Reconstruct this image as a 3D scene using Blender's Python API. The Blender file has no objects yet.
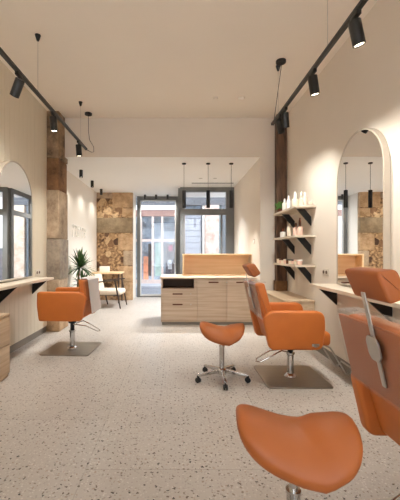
import bpy, bmesh, math, random
from mathutils import Vector, Matrix
random.seed(7)
PI = math.pi
sc = bpy.context.scene
COL = sc.collection

# ------------------------------------------------------------------ helpers
def srgb(r, g, b):
    f = lambda c: (c/255/12.92) if c/255 <= 0.04045 else ((c/255+0.055)/1.055)**2.4
    return (f(r), f(g), f(b), 1)

class MB:
    def __init__(s): s.bm = bmesh.new()
    def box(s, x0, x1, y0, y1, z0, z1, bev=0.0, rot=None):
        b = bmesh.new()
        bmesh.ops.create_cube(b, size=1)
        for v in b.verts:
            v.co = Vector(((x0+x1)/2+v.co.x*(x1-x0), (y0+y1)/2+v.co.y*(y1-y0), (z0+z1)/2+v.co.z*(z1-z0)))
        if bev: bmesh.ops.bevel(b, geom=list(b.edges), offset=bev, segments=3, profile=.5, affect='EDGES')
        s.merge(b, rot); return s
    def merge(s, b, mat=None):
        if mat is not None: bmesh.ops.transform(b, matrix=mat, verts=b.verts)
        me = bpy.data.meshes.new('tmp'); b.to_mesh(me); b.free(); s.bm.from_mesh(me); bpy.data.meshes.remove(me)
    def prism(s, pts, a0, a1, axis='y', rnd=0.0, bev=0.0, mat=None, seg=6):
        """extrude a 2D outline. axis y: pts=(x,z); x: pts=(y,z); z: pts=(x,y)"""
        if rnd:
            out = []
            n = len(pts)
            for i in range(n):
                p = Vector(pts[i][:2]); r = pts[i][2] if len(pts[i]) > 2 else rnd
                a = (Vector(pts[i-1][:2])-p); c = (Vector(pts[(i+1) % n][:2])-p)
                r = min(r, a.length*.49, c.length*.49)
                p0 = p+a.normalized()*r; p1 = p+c.normalized()*r
                for k in range(seg+1):
                    t = k/seg
                    out.append(p0*(1-t)**2+p*2*t*(1-t)+p1*t*t)
            pts = out
        b = bmesh.new()
        def mk(p, a):
            return {'y': (p[0], a, p[1]), 'x': (a, p[0], p[1]), 'z': (p[0], p[1], a)}[axis]
        A = [b.verts.new(mk(p, a0)) for p in pts]
        B = [b.verts.new(mk(p, a1)) for p in pts]
        n = len(pts)
        f0 = b.faces.new(A); f1 = b.faces.new(B[::-1])
        for i in range(n): b.faces.new((A[i], B[i], B[(i+1) % n], A[(i+1) % n]))
        bmesh.ops.recalc_face_normals(b, faces=b.faces)
        if bev:
            ed = set(f0.edges) | set(f1.edges)
            bmesh.ops.bevel(b, geom=list(ed), offset=bev, segments=4, profile=.5, affect='EDGES')
        s.merge(b, mat); return s
    def tube(s, pts, r, seg=10, closed=False, flat=1.0):
        pts = [Vector(p) for p in pts]; n = len(pts)
        rs = r if isinstance(r, (list, tuple)) else [r]*n
        b = bmesh.new(); rings = []
        up = Vector((0, 0, 1))
        prev = None
        for i, p in enumerate(pts):
            if closed: d = pts[(i+1) % n]-pts[i-1]
            else: d = pts[min(i+1, n-1)]-pts[max(i-1, 0)]
            d.normalize()
            if prev is None:
                q = up if abs(d.dot(up)) < .95 else Vector((1, 0, 0))
                u = d.cross(q).normalized()
            else:
                u = (prev-d*prev.dot(d)).normalized()
            prev = u
            w = d.cross(u)
            rings.append([b.verts.new(p+(u*math.cos(2*PI*k/seg)+w*math.sin(2*PI*k/seg)*flat)*rs[i]) for k in range(seg)])
        m = n if closed else n-1
        for i in range(m):
            A = rings[i]; B = rings[(i+1) % n]
            for k in range(seg): b.faces.new((A[k], A[(k+1) % seg], B[(k+1) % seg], B[k]))
        if not closed:
            b.faces.new(rings[0][::-1]); b.faces.new(rings[-1])
        bmesh.ops.recalc_face_normals(b, faces=b.faces)
        s.merge(b); return s
    def lathe(s, prof, c=(0, 0, 0), seg=24, mat=None):
        b = bmesh.new(); rings = []
        for r, z in prof:
            if r < 1e-5: rings.append([b.verts.new((c[0], c[1], c[2]+z))])
            else: rings.append([b.verts.new((c[0]+r*math.cos(2*PI*k/seg), c[1]+r*math.sin(2*PI*k/seg), c[2]+z)) for k in range(seg)])
        for A, B in zip(rings, rings[1:]):
            for k in range(seg):
                a0, a1 = A[k % len(A)], A[(k+1) % len(A)]; b0, b1 = B[k % len(B)], B[(k+1) % len(B)]
                vs = []
                for v in (a0, a1, b1, b0):
                    if v not in vs: vs.append(v)
                if len(vs) > 2: b.faces.new(vs)
        if len(rings[0]) > 1: b.faces.new(rings[0][::-1])
        if len(rings[-1]) > 1: b.faces.new(rings[-1])
        bmesh.ops.recalc_face_normals(b, faces=b.faces)
        s.merge(b, mat); return s
    def build(s, name, mat, parent=None, loc=(0, 0, 0), rot=(0, 0, 0), smooth=38):
        bm = s.bm
        for f in bm.faces: f.smooth = True
        lim = math.radians(smooth)
        for e in bm.edges:
            if len(e.link_faces) == 2:
                e.smooth = e.calc_face_angle(0) < lim
            else: e.smooth = False
        me = bpy.data.meshes.new(name); bm.to_mesh(me); bm.free()
        me.materials.append(mat)
        o = bpy.data.objects.new(name, me); COL.objects.link(o)
        o.location = loc; o.rotation_euler = rot
        if parent is not None: o.parent = parent
        return o

def thing(name, label, cat, loc=(0, 0, 0), rz=0, group=None, rot=None):
    o = bpy.data.objects.new(name, None); COL.objects.link(o)
    o.empty_display_size = .05
    o.location = loc; o.rotation_euler = rot or (0, 0, rz)
    o['label'] = label; o['category'] = cat
    if group: o['group'] = group
    return o
def tag(o, label, cat, group=None):
    o['label'] = label; o['category'] = cat
    if group: o['group'] = group
    return o
def struct(o, label=None):
    o['kind'] = 'structure'
    if label: o['label'] = label
    return o
def dup(root, loc=None, rz=None, label=None):
    r = root.copy(); COL.objects.link(r)
    if loc is not None: r.location = loc
    if rz is not None: r.rotation_euler = (0, 0, rz)
    if label: r['label'] = label
    for ch in list(root.children):
        c = ch.copy(); COL.objects.link(c); c.parent = r
        for g in list(ch.children):
            d = g.copy(); COL.objects.link(d); d.parent = c
    return r

# ------------------------------------------------------------------ materials
def newmat(name):
    m = bpy.data.materials.new(name); m.use_nodes = True
    nt = m.node_tree; nt.nodes.clear()
    out = nt.nodes.new('ShaderNodeOutputMaterial')
    p = nt.nodes.new('ShaderNodeBsdfPrincipled')
    nt.links.new(p.outputs[0], out.inputs[0])
    return m, nt, p, out
def N(nt, t, **kw):
    n = nt.nodes.new('ShaderNode'+t)
    for k, v in kw.items():
        if k.startswith('i_'): n.inputs[k[2:].replace('_', ' ')].default_value = v
        else: setattr(n, k, v)
    return n
def ramp(nt, stops, interp='LINEAR'):
    n = nt.nodes.new('ShaderNodeValToRGB'); n.color_ramp.interpolation = interp
    cr = n.color_ramp
    while len(cr.elements) < len(stops): cr.elements.new(.5)
    for e, (p, c) in zip(cr.elements, stops):
        e.position = p; e.color = c
    return n
def coord(nt, scale=(1, 1, 1), kind='Object'):
    tc = N(nt, 'TexCoord'); mp = N(nt, 'Mapping'); mp.inputs['Scale'].default_value = scale
    nt.links.new(tc.outputs[kind], mp.inputs[0]); return mp.outputs[0]
def bump(nt, p, h, strength=.2, dist=.01):
    b = N(nt, 'Bump'); b.inputs['Strength'].default_value = strength; b.inputs['Distance'].default_value = dist
    nt.links.new(h, b.inputs['Height']); nt.links.new(b.outputs[0], p.inputs['Normal'])
def plain(name, col, rough=.5, metal=0, var=.04, scale=(8, 8, 8), bmp=0.0, spec=.5, coat=0):
    m, nt, p, out = newmat(name)
    n = N(nt, 'TexNoise'); n.inputs['Scale'].default_value = 1; n.inputs['Detail'].default_value = 4
    nt.links.new(coord(nt, scale), n.inputs['Vector'])
    c = Vector(col[:3])
    r = ramp(nt, [(.3, (*(c*(1-var)), 1)), (.7, (*(c*(1+var)), 1))])
    nt.links.new(n.outputs['Fac'], r.inputs[0]); nt.links.new(r.outputs[0], p.inputs['Base Color'])
    p.inputs['Roughness'].default_value = rough; p.inputs['Metallic'].default_value = metal
    p.inputs['Specular IOR Level'].default_value = spec
    if coat: p.inputs['Coat Weight'].default_value = coat
    if bmp: bump(nt, p, n.outputs['Fac'], bmp)
    return m
def wood(name, c0, c1, scale, rough=.5):
    m, nt, p, out = newmat(name)
    v = coord(nt, scale)
    n = N(nt, 'TexNoise'); n.inputs['Scale'].default_value = 1; n.inputs['Detail'].default_value = 6; n.inputs['Distortion'].default_value = .6
    nt.links.new(v, n.inputs['Vector'])
    r = ramp(nt, [(.3, c0), (.7, c1)])
    nt.links.new(n.outputs['Fac'], r.inputs[0]); nt.links.new(r.outputs[0], p.inputs['Base Color'])
    p.inputs['Roughness'].default_value = rough
    bump(nt, p, n.outputs['Fac'], .08, .003)
    return m
def emis(name, col, s):
    m, nt, p, out = newmat(name)
    p.inputs['Base Color'].default_value = (0, 0, 0, 1)
    p.inputs['Emission Color'].default_value = col; p.inputs['Emission Strength'].default_value = s
    return m
def glassy(name, fac=.1, tint=(1, 1, 1, 1), rough=.02, bumpy=0.0, diffuse=0.0, dcol=(1, 1, 1, 1)):
    m, nt, p, out = newmat(name)
    nt.nodes.remove(p)
    t = N(nt, 'BsdfTransparent'); t.inputs[0].default_value = tint
    g = N(nt, 'BsdfGlossy'); g.inputs['Roughness'].default_value = rough
    lw = N(nt, 'LayerWeight'); lw.inputs[0].default_value = .5
    pw = N(nt, 'Math', operation='POWER'); pw.inputs[1].default_value = 5
    nt.links.new(lw.outputs['Facing'], pw.inputs[0])
    fr = N(nt, 'Math', operation='MULTIPLY'); fr.inputs[1].default_value = .7; nt.links.new(pw.outputs[0], fr.inputs[0])
    ad = N(nt, 'Math', operation='MAXIMUM'); ad.inputs[1].default_value = fac
    nt.links.new(fr.outputs[0], ad.inputs[0])
    mx = N(nt, 'MixShader')
    nt.links.new(ad.outputs[0], mx.inputs[0])
    if diffuse:
        d = N(nt, 'BsdfDiffuse'); d.inputs[0].default_value = dcol
        m2 = N(nt, 'MixShader'); m2.inputs[0].default_value = diffuse
        nt.links.new(t.outputs[0], m2.inputs[1]); nt.links.new(d.outputs[0], m2.inputs[2])
        nt.links.new(m2.outputs[0], mx.inputs[1])
    else: nt.links.new(t.outputs[0], mx.inputs[1])
    nt.links.new(g.outputs[0], mx.inputs[2]); nt.links.new(mx.outputs[0], out.inputs[0])
    if bumpy:
        n = N(nt, 'TexNoise'); n.inputs['Scale'].default_value = 9; n.inputs['Detail'].default_value = 2
        nt.links.new(coord(nt, (1, 1, .5)), n.inputs['Vector'])
        b = N(nt, 'Bump'); b.inputs['Strength'].default_value = bumpy; b.inputs['Distance'].default_value = .02
        nt.links.new(n.outputs['Fac'], b.inputs['Height'])
        nt.links.new(b.outputs[0], g.inputs['Normal'])
    return m

M = {}
M['plaster'] = plain('plaster', srgb(222, 212, 199), .85, var=.02, scale=(1.5, 1.5, 1.5), bmp=.03)
M['ceiling'] = plain('ceiling_paint', srgb(244, 236, 224), .9, var=.015, scale=(1, 1, 1))
M['back_ceiling'] = plain('rear_ceiling_paint', srgb(244, 243, 240), .9, var=.01, scale=(1, 1, 1))
M['white_plaster'] = plain('white_plaster', srgb(232, 224, 212), .85, var=.015, scale=(1.5, 1.5, 1.5))
M['panel'] = plain('painted_board', srgb(214, 203, 183), .6, var=.03, scale=(20, 20, 1))
M['oak'] = wood('bleached_oak', srgb(178, 155, 132), srgb(204, 184, 162), (1.2, 14, 30))
M['oak_warm'] = wood('warm_oak', srgb(218, 184, 140), srgb(234, 204, 164), (1.0, 12, 16))
M['oak_y'] = wood('bleached_oak_y', srgb(184, 158, 128), srgb(208, 186, 158), (14, 1.2, 30))
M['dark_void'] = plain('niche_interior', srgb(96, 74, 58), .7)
M['marble'] = plain('shelf_oak', srgb(214, 200, 180), .45, var=.09, scale=(9, 4, 9))
M['rim'] = plain('mirror_rim', srgb(186, 174, 158), .5)
M['black'] = plain('black_metal', srgb(22, 21, 20), .45, var=.05, spec=.4)
M['blackrub'] = plain('black_rubber', srgb(24, 24, 26), .55, var=.05)
M['frame'] = plain('window_frame_grey', srgb(96, 96, 94), .5, var=.04)
M['chrome'] = plain('chrome', srgb(205, 203, 200), .16, 1, var=.03)
M['satin'] = plain('satin_steel', srgb(190, 186, 180), .32, 1, var=.05)
M['plate'] = plain('brushed_steel_plate', srgb(150, 141, 132), .33, 1, var=.08, scale=(3, 40, 3))
M['leather'] = plain('orange_leather', srgb(188, 106, 46), .5, var=.05, scale=(6, 6, 6), bmp=.05, spec=.35)
M['leather_saddle'] = plain('tan_orange_leather', srgb(162, 90, 41), .45, var=.04, scale=(6, 6, 6), bmp=.04, spec=.4)
M['leather_head'] = plain('rust_leather', srgb(154, 86, 42), .5, var=.06, scale=(6, 6, 6), bmp=.05, spec=.35)
M['plastic'] = glassy('clear_plastic', .03, (1, 1, 1, 1), .08, .7, .02, (1, .93, .88, 1))
M['white_plastic'] = plain('milky_plastic', srgb(226, 218, 214), .3, var=.04)
M['glass'] = glassy('window_glass', .05)
M['mirror'] = plain('mirror_glass', (.93, .93, .92, 1), .0, 1, var=.0)
M['skirt'] = plain('grey_skirting', srgb(120, 112, 102), .5)
M['timber'] = wood('old_timber', srgb(38, 24, 16), srgb(104, 74, 52), (16, 16, 3.2), .7)
M['socket'] = plain('socket_plastic', srgb(206, 196, 182), .4)
M['white'] = plain('white_ceramic', srgb(236, 232, 224), .35)
M['lens'] = emis('lamp_lens', (1, .86, .66, 1), 14)
M['lens2'] = emis('downlight_lens', (1, .92, .8, 1), 8)
M['leaf'] = plain('leaf_green', srgb(62, 92, 44), .5, var=.3, scale=(9, 9, 9))
M['leaf2'] = plain('bright_leaf', srgb(78, 124, 44), .5, var=.3, scale=(20, 20, 20))
M['trunk'] = plain('cane_trunk', srgb(128, 100, 72), .8, var=.2, scale=(30, 30, 60))
M['soil'] = plain('potting_soil', srgb(60, 44, 34), .9, var=.2)
M['fabric'] = plain('cream_fabric', srgb(222, 206, 186), .9, var=.05, scale=(30, 30, 30), bmp=.2)
M['darkwood'] = plain('dark_walnut', srgb(52, 36, 28), .45, var=.2)
M['amber'] = plain('amber_glass', srgb(92, 48, 26), .2, var=.1)
M['pink'] = plain('pale_pink_label', srgb(222, 186, 168), .5)
M['cream'] = plain('cream_jar', srgb(228, 214, 192), .4)

def stone(name, ca, cb, sc_=5.0):
    m, nt, p, out = newmat(name)
    v = coord(nt)
    n = N(nt, 'TexNoise'); n.inputs['Scale'].default_value = sc_; n.inputs['Detail'].default_value = 9; n.inputs['Roughness'].default_value = .75
    nt.links.new(v, n.inputs['Vector'])
    r = ramp(nt, [(.36, ca), (.62, cb)])
    nt.links.new(n.outputs['Fac'], r.inputs[0]); nt.links.new(r.outputs[0], p.inputs['Base Color'])
    p.inputs['Roughness'].default_value = .9
    bump(nt, p, n.outputs['Fac'], .7, .04)
    return m
M['st_a'] = stone('sandstone_brown', srgb(76, 60, 44), srgb(146, 120, 92))
M['st_b'] = stone('sandstone_rust', srgb(84, 56, 34), srgb(138, 102, 68))
M['st_c'] = stone('sandstone_tan', srgb(134, 112, 90), srgb(184, 162, 136), 4)
M['st_d'] = stone('sandstone_grey', srgb(112, 98, 86), srgb(160, 146, 128), 4)
M['st_e'] = stone('sandstone_buff', srgb(150, 118, 84), srgb(198, 166, 130), 4)
M['st_f'] = stone('sandstone_olive', srgb(122, 104, 80), srgb(156, 136, 108), 4)
def rubble():
    m, nt, p, out = newmat('rubble_masonry')
    v = coord(nt)
    nz = N(nt, 'TexNoise'); nz.inputs['Scale'].default_value = 3; nz.inputs['Detail'].default_value = 4
    nt.links.new(v, nz.inputs['Vector'])
    mix = N(nt, 'MixRGB'); mix.blend_type = 'ADD'; mix.inputs[0].default_value = .3
    nt.links.new(v, mix.inputs[1]); nt.links.new(nz.outputs['Color'], mix.inputs[2])
    vo = N(nt, 'TexVoronoi'); vo.inputs['Scale'].default_value = 5.2; vo.inputs['Randomness'].default_value = 1
    nt.links.new(mix.outputs[0], vo.inputs['Vector'])
    sep = N(nt, 'SeparateColor'); nt.links.new(vo.outputs['Color'], sep.inputs[0])
    # stone where distance < random radius
    sub = N(nt, 'Math', operation='SUBTRACT'); 
    mul = N(nt, 'Math', operation='MULTIPLY_ADD'); mul.inputs[1].default_value = .5; mul.inputs[2].default_value = .2
    nt.links.new(sep.outputs[1], mul.inputs[0])
    nt.links.new(mul.outputs[0], sub.inputs[0]); nt.links.new(vo.outputs['Distance'], sub.inputs[1])
    ms = ramp(nt, [(.0, (0, 0, 0, 1)), (.05, (1, 1, 1, 1))]); nt.links.new(sub.outputs[0], ms.inputs[0])
    stc = ramp(nt, [(0, srgb(84, 60, 44)), (.25, srgb(132, 100, 72)), (.45, srgb(166, 134, 98)), (.65, srgb(104, 78, 58)), (.82, srgb(198, 168, 130))], 'CONSTANT')
    nt.links.new(sep.outputs[0], stc.inputs[0])
    n2 = N(nt, 'TexNoise'); n2.inputs['Scale'].default_value = 14; n2.inputs['Detail'].default_value = 8
    nt.links.new(v, n2.inputs['Vector'])
    mo = ramp(nt, [(.35, srgb(112, 84, 58)), (.65, srgb(188, 154, 114))]); nt.links.new(n2.outputs['Fac'], mo.inputs[0])
    mx = N(nt, 'MixRGB'); nt.links.new(ms.outputs[0], mx.inputs[0]); nt.links.new(mo.outputs[0], mx.inputs[1]); nt.links.new(stc.outputs[0], mx.inputs[2])
    m2 = N(nt, 'MixRGB'); m2.blend_type = 'MULTIPLY'; m2.inputs[0].default_value = .5
    r3 = ramp(nt, [(.35, (.45, .42, .4, 1)), (.62, (1.15, 1.15, 1.15, 1))]); nt.links.new(n2.outputs['Fac'], r3.inputs[0])
    nt.links.new(mx.outputs[0], m2.inputs[1]); nt.links.new(r3.outputs[0], m2.inputs[2])
    nt.links.new(m2.outputs[0], p.inputs['Base Color']); p.inputs['Roughness'].default_value = .95
    bump(nt, p, m2.outputs[0], .8, .03)
    return m
M['rubble'] = rubble()

def terrazzo():
    m, nt, p, out = newmat('terrazzo')
    v = coord(nt)
    n = N(nt, 'TexNoise'); n.inputs['Scale'].default_value = .8; n.inputs['Detail'].default_value = 3
    nt.links.new(v, n.inputs['Vector'])
    base = ramp(nt, [(.3, srgb(176, 168, 160)), (.7, srgb(191, 183, 175))]); nt.links.new(n.outputs['Fac'], base.inputs[0])
    col = base.outputs[0]
    def chips(col, scale, rmin, rmax, pick, c0, c1, jit):
        vo = N(nt, 'TexVoronoi'); vo.voronoi_dimensions = '2D'; vo.inputs['Scale'].default_value = scale
        nz = N(nt, 'TexNoise'); nz.inputs['Scale'].default_value = scale*2.2; nz.inputs['Detail'].default_value = 1
        nt.links.new(v, nz.inputs['Vector'])
        mix = N(nt, 'MixRGB'); mix.blend_type = 'ADD'; mix.inputs[0].default_value = jit/scale
        nt.links.new(v, mix.inputs[1]); nt.links.new(nz.outputs['Color'], mix.inputs[2])
        nt.links.new(mix.outputs[0], vo.inputs['Vector'])
        sep = N(nt, 'SeparateColor'); nt.links.new(vo.outputs['Color'], sep.inputs[0])
        rad = N(nt, 'MapRange'); rad.inputs['From Min'].default_value = 1-pick; rad.inputs['From Max'].default_value = 1
        rad.inputs['To Min'].default_value = rmin; rad.inputs['To Max'].default_value = rmax
        nt.links.new(sep.outputs[0], rad.inputs[0])
        gt = N(nt, 'Math', operation='GREATER_THAN'); gt.inputs[1].default_value = 1-pick; nt.links.new(sep.outputs[0], gt.inputs[0])
        lt = N(nt, 'Math', operation='LESS_THAN'); nt.links.new(vo.outputs['Distance'], lt.inputs[0]); nt.links.new(rad.outputs[0], lt.inputs[1])
        an = N(nt, 'Math', operation='MULTIPLY'); nt.links.new(gt.outputs[0], an.inputs[0]); nt.links.new(lt.outputs[0], an.inputs[1])
        cc = ramp(nt, [(0, c0), (1, c1)]); nt.links.new(sep.outputs[2], cc.inputs[0])
        mx = N(nt, 'MixRGB'); nt.links.new(an.outputs[0], mx.inputs[0]); nt.links.new(col, mx.inputs[1]); nt.links.new(cc.outputs[0], mx.inputs[2])
        return mx.outputs[0]
    col = chips(col, 70, .2, .45, .6, srgb(158, 149, 141), srgb(206, 200, 193), .8)
    col = chips(col, 38, .10, .28, .30, srgb(112, 98, 88), srgb(178, 160, 146), .8)
    col = chips(col, 30, .08, .22, .36, srgb(48, 42, 40), srgb(110, 92, 80), .8)
    br = N(nt, 'TexBrick'); br.inputs['Scale'].default_value = 1; br.inputs['Mortar Size'].default_value = .004
    br.inputs['Brick Width'].default_value = 1.2; br.inputs['Row Height'].default_value = 1.2; br.offset = .5
    br.inputs['Color1'].default_value = (1, 1, 1, 1); br.inputs['Color2'].default_value = (.94, .935, .93, 1); br.inputs['Mortar'].default_value = (.82, .81, .8, 1)
    mp = N(nt, 'Mapping'); mp.inputs['Rotation'].default_value = (0, 0, PI/2); mp.inputs['Location'].default_value = (.2, .55, 0); nt.links.new(v, mp.inputs[0]); nt.links.new(mp.outputs[0], br.inputs['Vector'])
    mm = N(nt, 'MixRGB'); mm.blend_type = 'MULTIPLY'; mm.inputs[0].default_value = 1
    nt.links.new(col, mm.inputs[1]); nt.links.new(br.outputs[0], mm.inputs[2])
    nt.links.new(mm.outputs[0], p.inputs['Base Color'])
    p.inputs['Roughness'].default_value = .38; p.inputs['Specular IOR Level'].default_value = .5
    return m
M['terrazzo'] = terrazzo()

# ------------------------------------------------------------------ dimensions
XL, XR, XRB = -2.15, 1.87, 1.45        # left wall, right wall, rear-room right wall
XLB = -2.22
H, HB, YB = 3.65, 2.97, 5.8            # main ceiling, rear ceiling, soffit face
Y0 = -2.6

# ------------------------------------------------------------------ shell
struct(MB().box(-2.6, 2.3, Y0-.2, 9.92, -.1, 0).build('floor', M['terrazzo']))
struct(MB().box(-2.6, 2.3, Y0-.2, YB, H, H+.1).build('ceiling', M['ceiling']))
struct(MB().box(-2.6, 2.3, YB, 10.0, HB, H+.1).build('ceiling', M['back_ceiling']))
struct(MB().box(-2.6, 2.3, YB-.012, YB, HB-.0, H).build('trim_1', M['plaster']))
struct(MB().box(-2.6, 2.3, Y0-.2, Y0, 0, .3).box(-2.6, 2.3, Y0-.2, Y0, 3.4, H).box(-2.6, -1.8, Y0-.2, Y0, .3, 3.4).box(1.5, 2.3, Y0-.2, Y0, .3, 3.4).build('wall_front', M['plaster']))
wf = thing('window_added', 'added unseen grey framed window behind the viewer, letting in fill daylight', 'window', (-.15, Y0-.1, 0)); wf['kind'] = 'structure'  # added out-of-view window, lets daylight in to brighten the ceiling
f = MB().box(-1.65, -1.57, -.04, .04, .3, 3.4).box(1.57, 1.65, -.04, .04, .3, 3.4).box(-1.57, 1.57, -.04, .04, 3.32, 3.4).box(-1.57, 1.57, -.04, .04, .3, .38).box(-.03, .03, -.04, .04, .38, 3.32)
f.build('window_frame', M['frame'], wf)
MB().box(-1.57, 1.57, 0, .008, .38, 3.32).build('pane', M['glass'], wf)
struct(MB().box(XR, XR+.2, Y0, YB+.1, 0, H).build('wall_right', M['plaster']))
struct(MB().box(XRB, XR+.2, YB, 9.0, 0, HB).build('wall_right', M['plaster']))
# left wall: backing plus vertical tongue-and-groove boards up to the stone pillar
lw = MB().box(XL-.3, XL-.02, Y0, 5.5, 0, H)
y = Y0
while y < 5.49:
    y1 = min(y+.125, 5.5)
    lw.box(XL-.03, XL, y+.002, y1-.002, .1, H, .0)
    y = y1
struct(lw.build('wall_left', M['panel']))
struct(MB().box(XLB-.3, XLB, 5.5, 9.95, 0, HB+.1).build('wall_left', M['white_plaster']))
struct(MB().box(XL-.02, XL-.012, Y0, 5.5, 0, .1).build('baseboard_left', M['skirt']))
struct(MB().box(XR-.012, XR, Y0, 4.5, 0, .1).build('baseboard_right', M['skirt']))

# stone pillar, left
pil = thing('stone_pillar', 'rough brown and grey sandstone block pillar at the end of the left panelling', 'pillar', (-2.05, 5.7, 0))
pil['kind'] = 'structure'; pil.name = 'wall_pillar'
for z0, z1, m, dx, dy in ((0, .44, 'st_e', .01, 0), (.45, .86, 'st_c', 0, 0), (.865, 1.535, 'st_d', .012, .01), (1.54, 2.345, 'st_c', 0, .0),
                      (2.35, 2.875, 'st_b', -.015, .02), (2.88, H, 'st_a', 0, 0)):
    MB().box(-.25, .1+dx, -.2+dy, .25, z0, z1, .012).build('stone_block', M[m], pil)

# stone pier at the rear left
pier = struct(MB().box(-.49, .5, 0, .7, 0, HB).build('wall_pier', M['rubble'], None, (-1.73, 9.2, 0)))
for x0, x1, z0, z1, m in ((-.49, .5, 1.85, 2.28, 'st_f'), (-.05, .5, 2.55, HB, 'st_e'), (-.49, -.06, 2.8, HB, 'st_c'), (.22, .5, 2.3, 2.54, 'st_e'),
                          (.1, .5, 1.38, 1.84, 'st_e'), (.25, .5, .95, 1.37, 'st_c'), (.12, .5, .5, .94, 'st_e'), (.2, .5, 0, .49, 'st_e')):
    MB().box(x0, x1+.006, -.012, .1, z0+.006, z1-.006, .01).build('stone_block', M[m], pier)
MB().box(.501, .512, .1, .7, 0, HB).build('daylit_reveal', M['white_plaster'], pier)  # white colour stands in for the bright daylit strip beside the door

# timber post in the right corner
post = struct(MB().prism([(-.085, -.08), (.09, -.075), (.085, .07), (-.08, .075)], .16, H, 'z', .015).build('trim_2', M['timber'], None, (1.775, 5.71, 0)))
struct(MB().box(-.1, .09, -.1, .08, .0, .83, .012).build('trim_3', M['st_b'], None, (1.775, 5.71, 0)))

# rear door
dr = thing('door_1', 'tall grey framed glazed entrance door', 'door', (-.56, 9.85, 0)); dr['kind'] = 'structure'
f = MB()
f.box(-.62, -.53, -.04, .05, 0, HB).box(.53, .62, -.04, .05, 0, HB).box(-.53, .53, -.04, .05, 2.86, HB).box(-.53, .53, -.04, .05, 0, .03)
f.build('door_frame', M['frame'], dr)
f = MB().box(-.53, -.5, -.02, .03, .03, 2.86).box(.5, .53, -.02, .03, .03, 2.86).box(-.5, .5, -.02, .03, 2.83, 2.86).box(-.5, .5, -.02, .03, .03, .08)
f.build('door_leaf', plain('pale_frame', srgb(206, 206, 204), .5), dr)
MB().box(-.5, .5, .0, .01, .08, 2.83).build('pane', M['glass'], dr)
MB().tube([(.5, -.06, .9), (.5, -.06, 1.3)], .012).tube([(.5, -.06, .92), (.5, -.02, .92)], .008).tube([(.5, -.06, 1.28), (.5, -.02, 1.28)], .008).build('door_handle', M['satin'], dr)
# shop window (boxed bay)
w = thing('window_1', 'large grey framed shop window with transom', 'window', (0, 8.5, 0)); w['kind'] = 'structure'
f = MB()
f.box(.08, .2, -.05, .07, 0, HB).box(1.25, XRB, -.05, .07, 0, HB).box(.2, 1.25, -.05, .07, 2.86, HB).box(.2, 1.25, -.05, .07, 2.27, 2.42).box(.2, 1.25, -.05, .07, 0, .5)
f.build('window_frame', M['frame'], w)
MB().box(.2, 1.25, 0, .01, .5, 2.27).build('pane', M['glass'], w)
MB().box(.2, 1.25, 0, .01, 2.42, 2.86).build('pane', M['glass'], w)
MB().box(1.12, 1.16, -.01, .05, .5, 2.27).build('mullion', M['frame'], w)
w2 = thing('window_2', 'grey framed glazed side of the window bay', 'window', (.05, 8.5, 0)); w2['kind'] = 'structure'
f = MB()
f.box(-.02, .04, .07, .2, 0, HB).box(-.02, .04, 1.2, 1.36, 0, HB).box(-.02, .04, .2, 1.2, 2.86, HB).box(-.02, .04, .2, 1.2, 2.3, 2.42).box(-.02, .04, .2, 1.2, 0, .3)
f.build('window_frame', M['frame'], w2)
MB().box(0, .01, .2, 1.2, .3, 2.3).build('pane', M['glass'], w2)
MB().box(0, .01, .2, 1.2, 2.42, 2.86).build('pane', M['glass'], w2)

# ------------------------------------------------------------------ street outside
M['asphalt'] = plain('asphalt', srgb(120, 124, 132), .8, var=.08)
M['pave'] = plain('pavement', srgb(176, 178, 184), .8, var=.05)
struct(MB().box(-12, 12, 9.92, 12.9, -.16, -.04).build('street_ground', M['asphalt']))
struct(MB().box(-14, 14, -16, Y0-.2, -.16, -.04).build('street_ground', M['pave']))  # added unseen pavement, bounces sunlight up through the added window
struct(MB().box(-12, 12, 12.9, 14.0, -.16, .02).build('street_pavement', M['pave']))
bd = thing('shop_building', 'pale stone building with framed shop windows across the street', 'building', (0, 14, 0))
fa = MB().box(-7, 7, .9, 1.1, -.1, 7)
fa.build('interior_wall', plain('shop_interior_reflection', srgb(150, 164, 178), .8, var=.5, scale=(4, 4, 4)), bd)  # mottled blue-grey also paints in the reflections on the shop panes
MB().box(-12, 12, 0, .3, 3.75, 14).build('upper_wall', plain('blue_white_wall', srgb(206, 214, 222), .8, var=.04), bd)  # top raised out of view to keep the added sunlight off the windows
MB().box(-3, 3, -.12, .1, 3.3, 3.75).build('cornice', plain('grey_cornice', srgb(96, 98, 102), .8, var=.2, scale=(4, 4, 12)), bd)
MB().box(-3, .35, -.1, .1, 3.1, 3.3).build('fascia', plain('white_fascia', srgb(226, 228, 232), .6), bd)
MB().box(-3, .35, -.06, .1, 2.84, 3.1).build('lintel', plain('brown_lintel', srgb(150, 118, 108), .7, var=.1), bd)
pinkf = plain('blush_frame', srgb(206, 186, 176), .6)
f = MB()
for x in (-2.2, -1.52, -1.02, -.62, -.05, .3): f.box(x-.045, x+.045, -.04, .06, -.06, 2.84)
f.box(-2.2, .35, -.03, .05, 1.78, 1.88); f.box(-2.2, .35, -.03, .05, -.06, .18)
f.build('shop_frame', pinkf, bd)
MB().box(-2.2, .35, .02, .03, .18, 2.84).build('pane', M['glass'], bd)
pc = [((-1.38, .25), (.5, .75), (.1, 1.15), srgb(226, 152, 118)), ((-.5, -.12), (.5, .55), (.3, 1.7), srgb(60, 58, 70)), ((-.36, -.2), (.44, .49), (1.4, 1.62), srgb(214, 90, 130)),
      ((-.95, -.7), (.5, .55), (.3, 1.75), srgb(176, 206, 198)), ((-.4, -.22), (.42, .47), (.6, 1.0), srgb(206, 214, 220)), ((-1.25, -1.12), (.5, .55), (.3, 1.7), srgb(64, 64, 66))]
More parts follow.
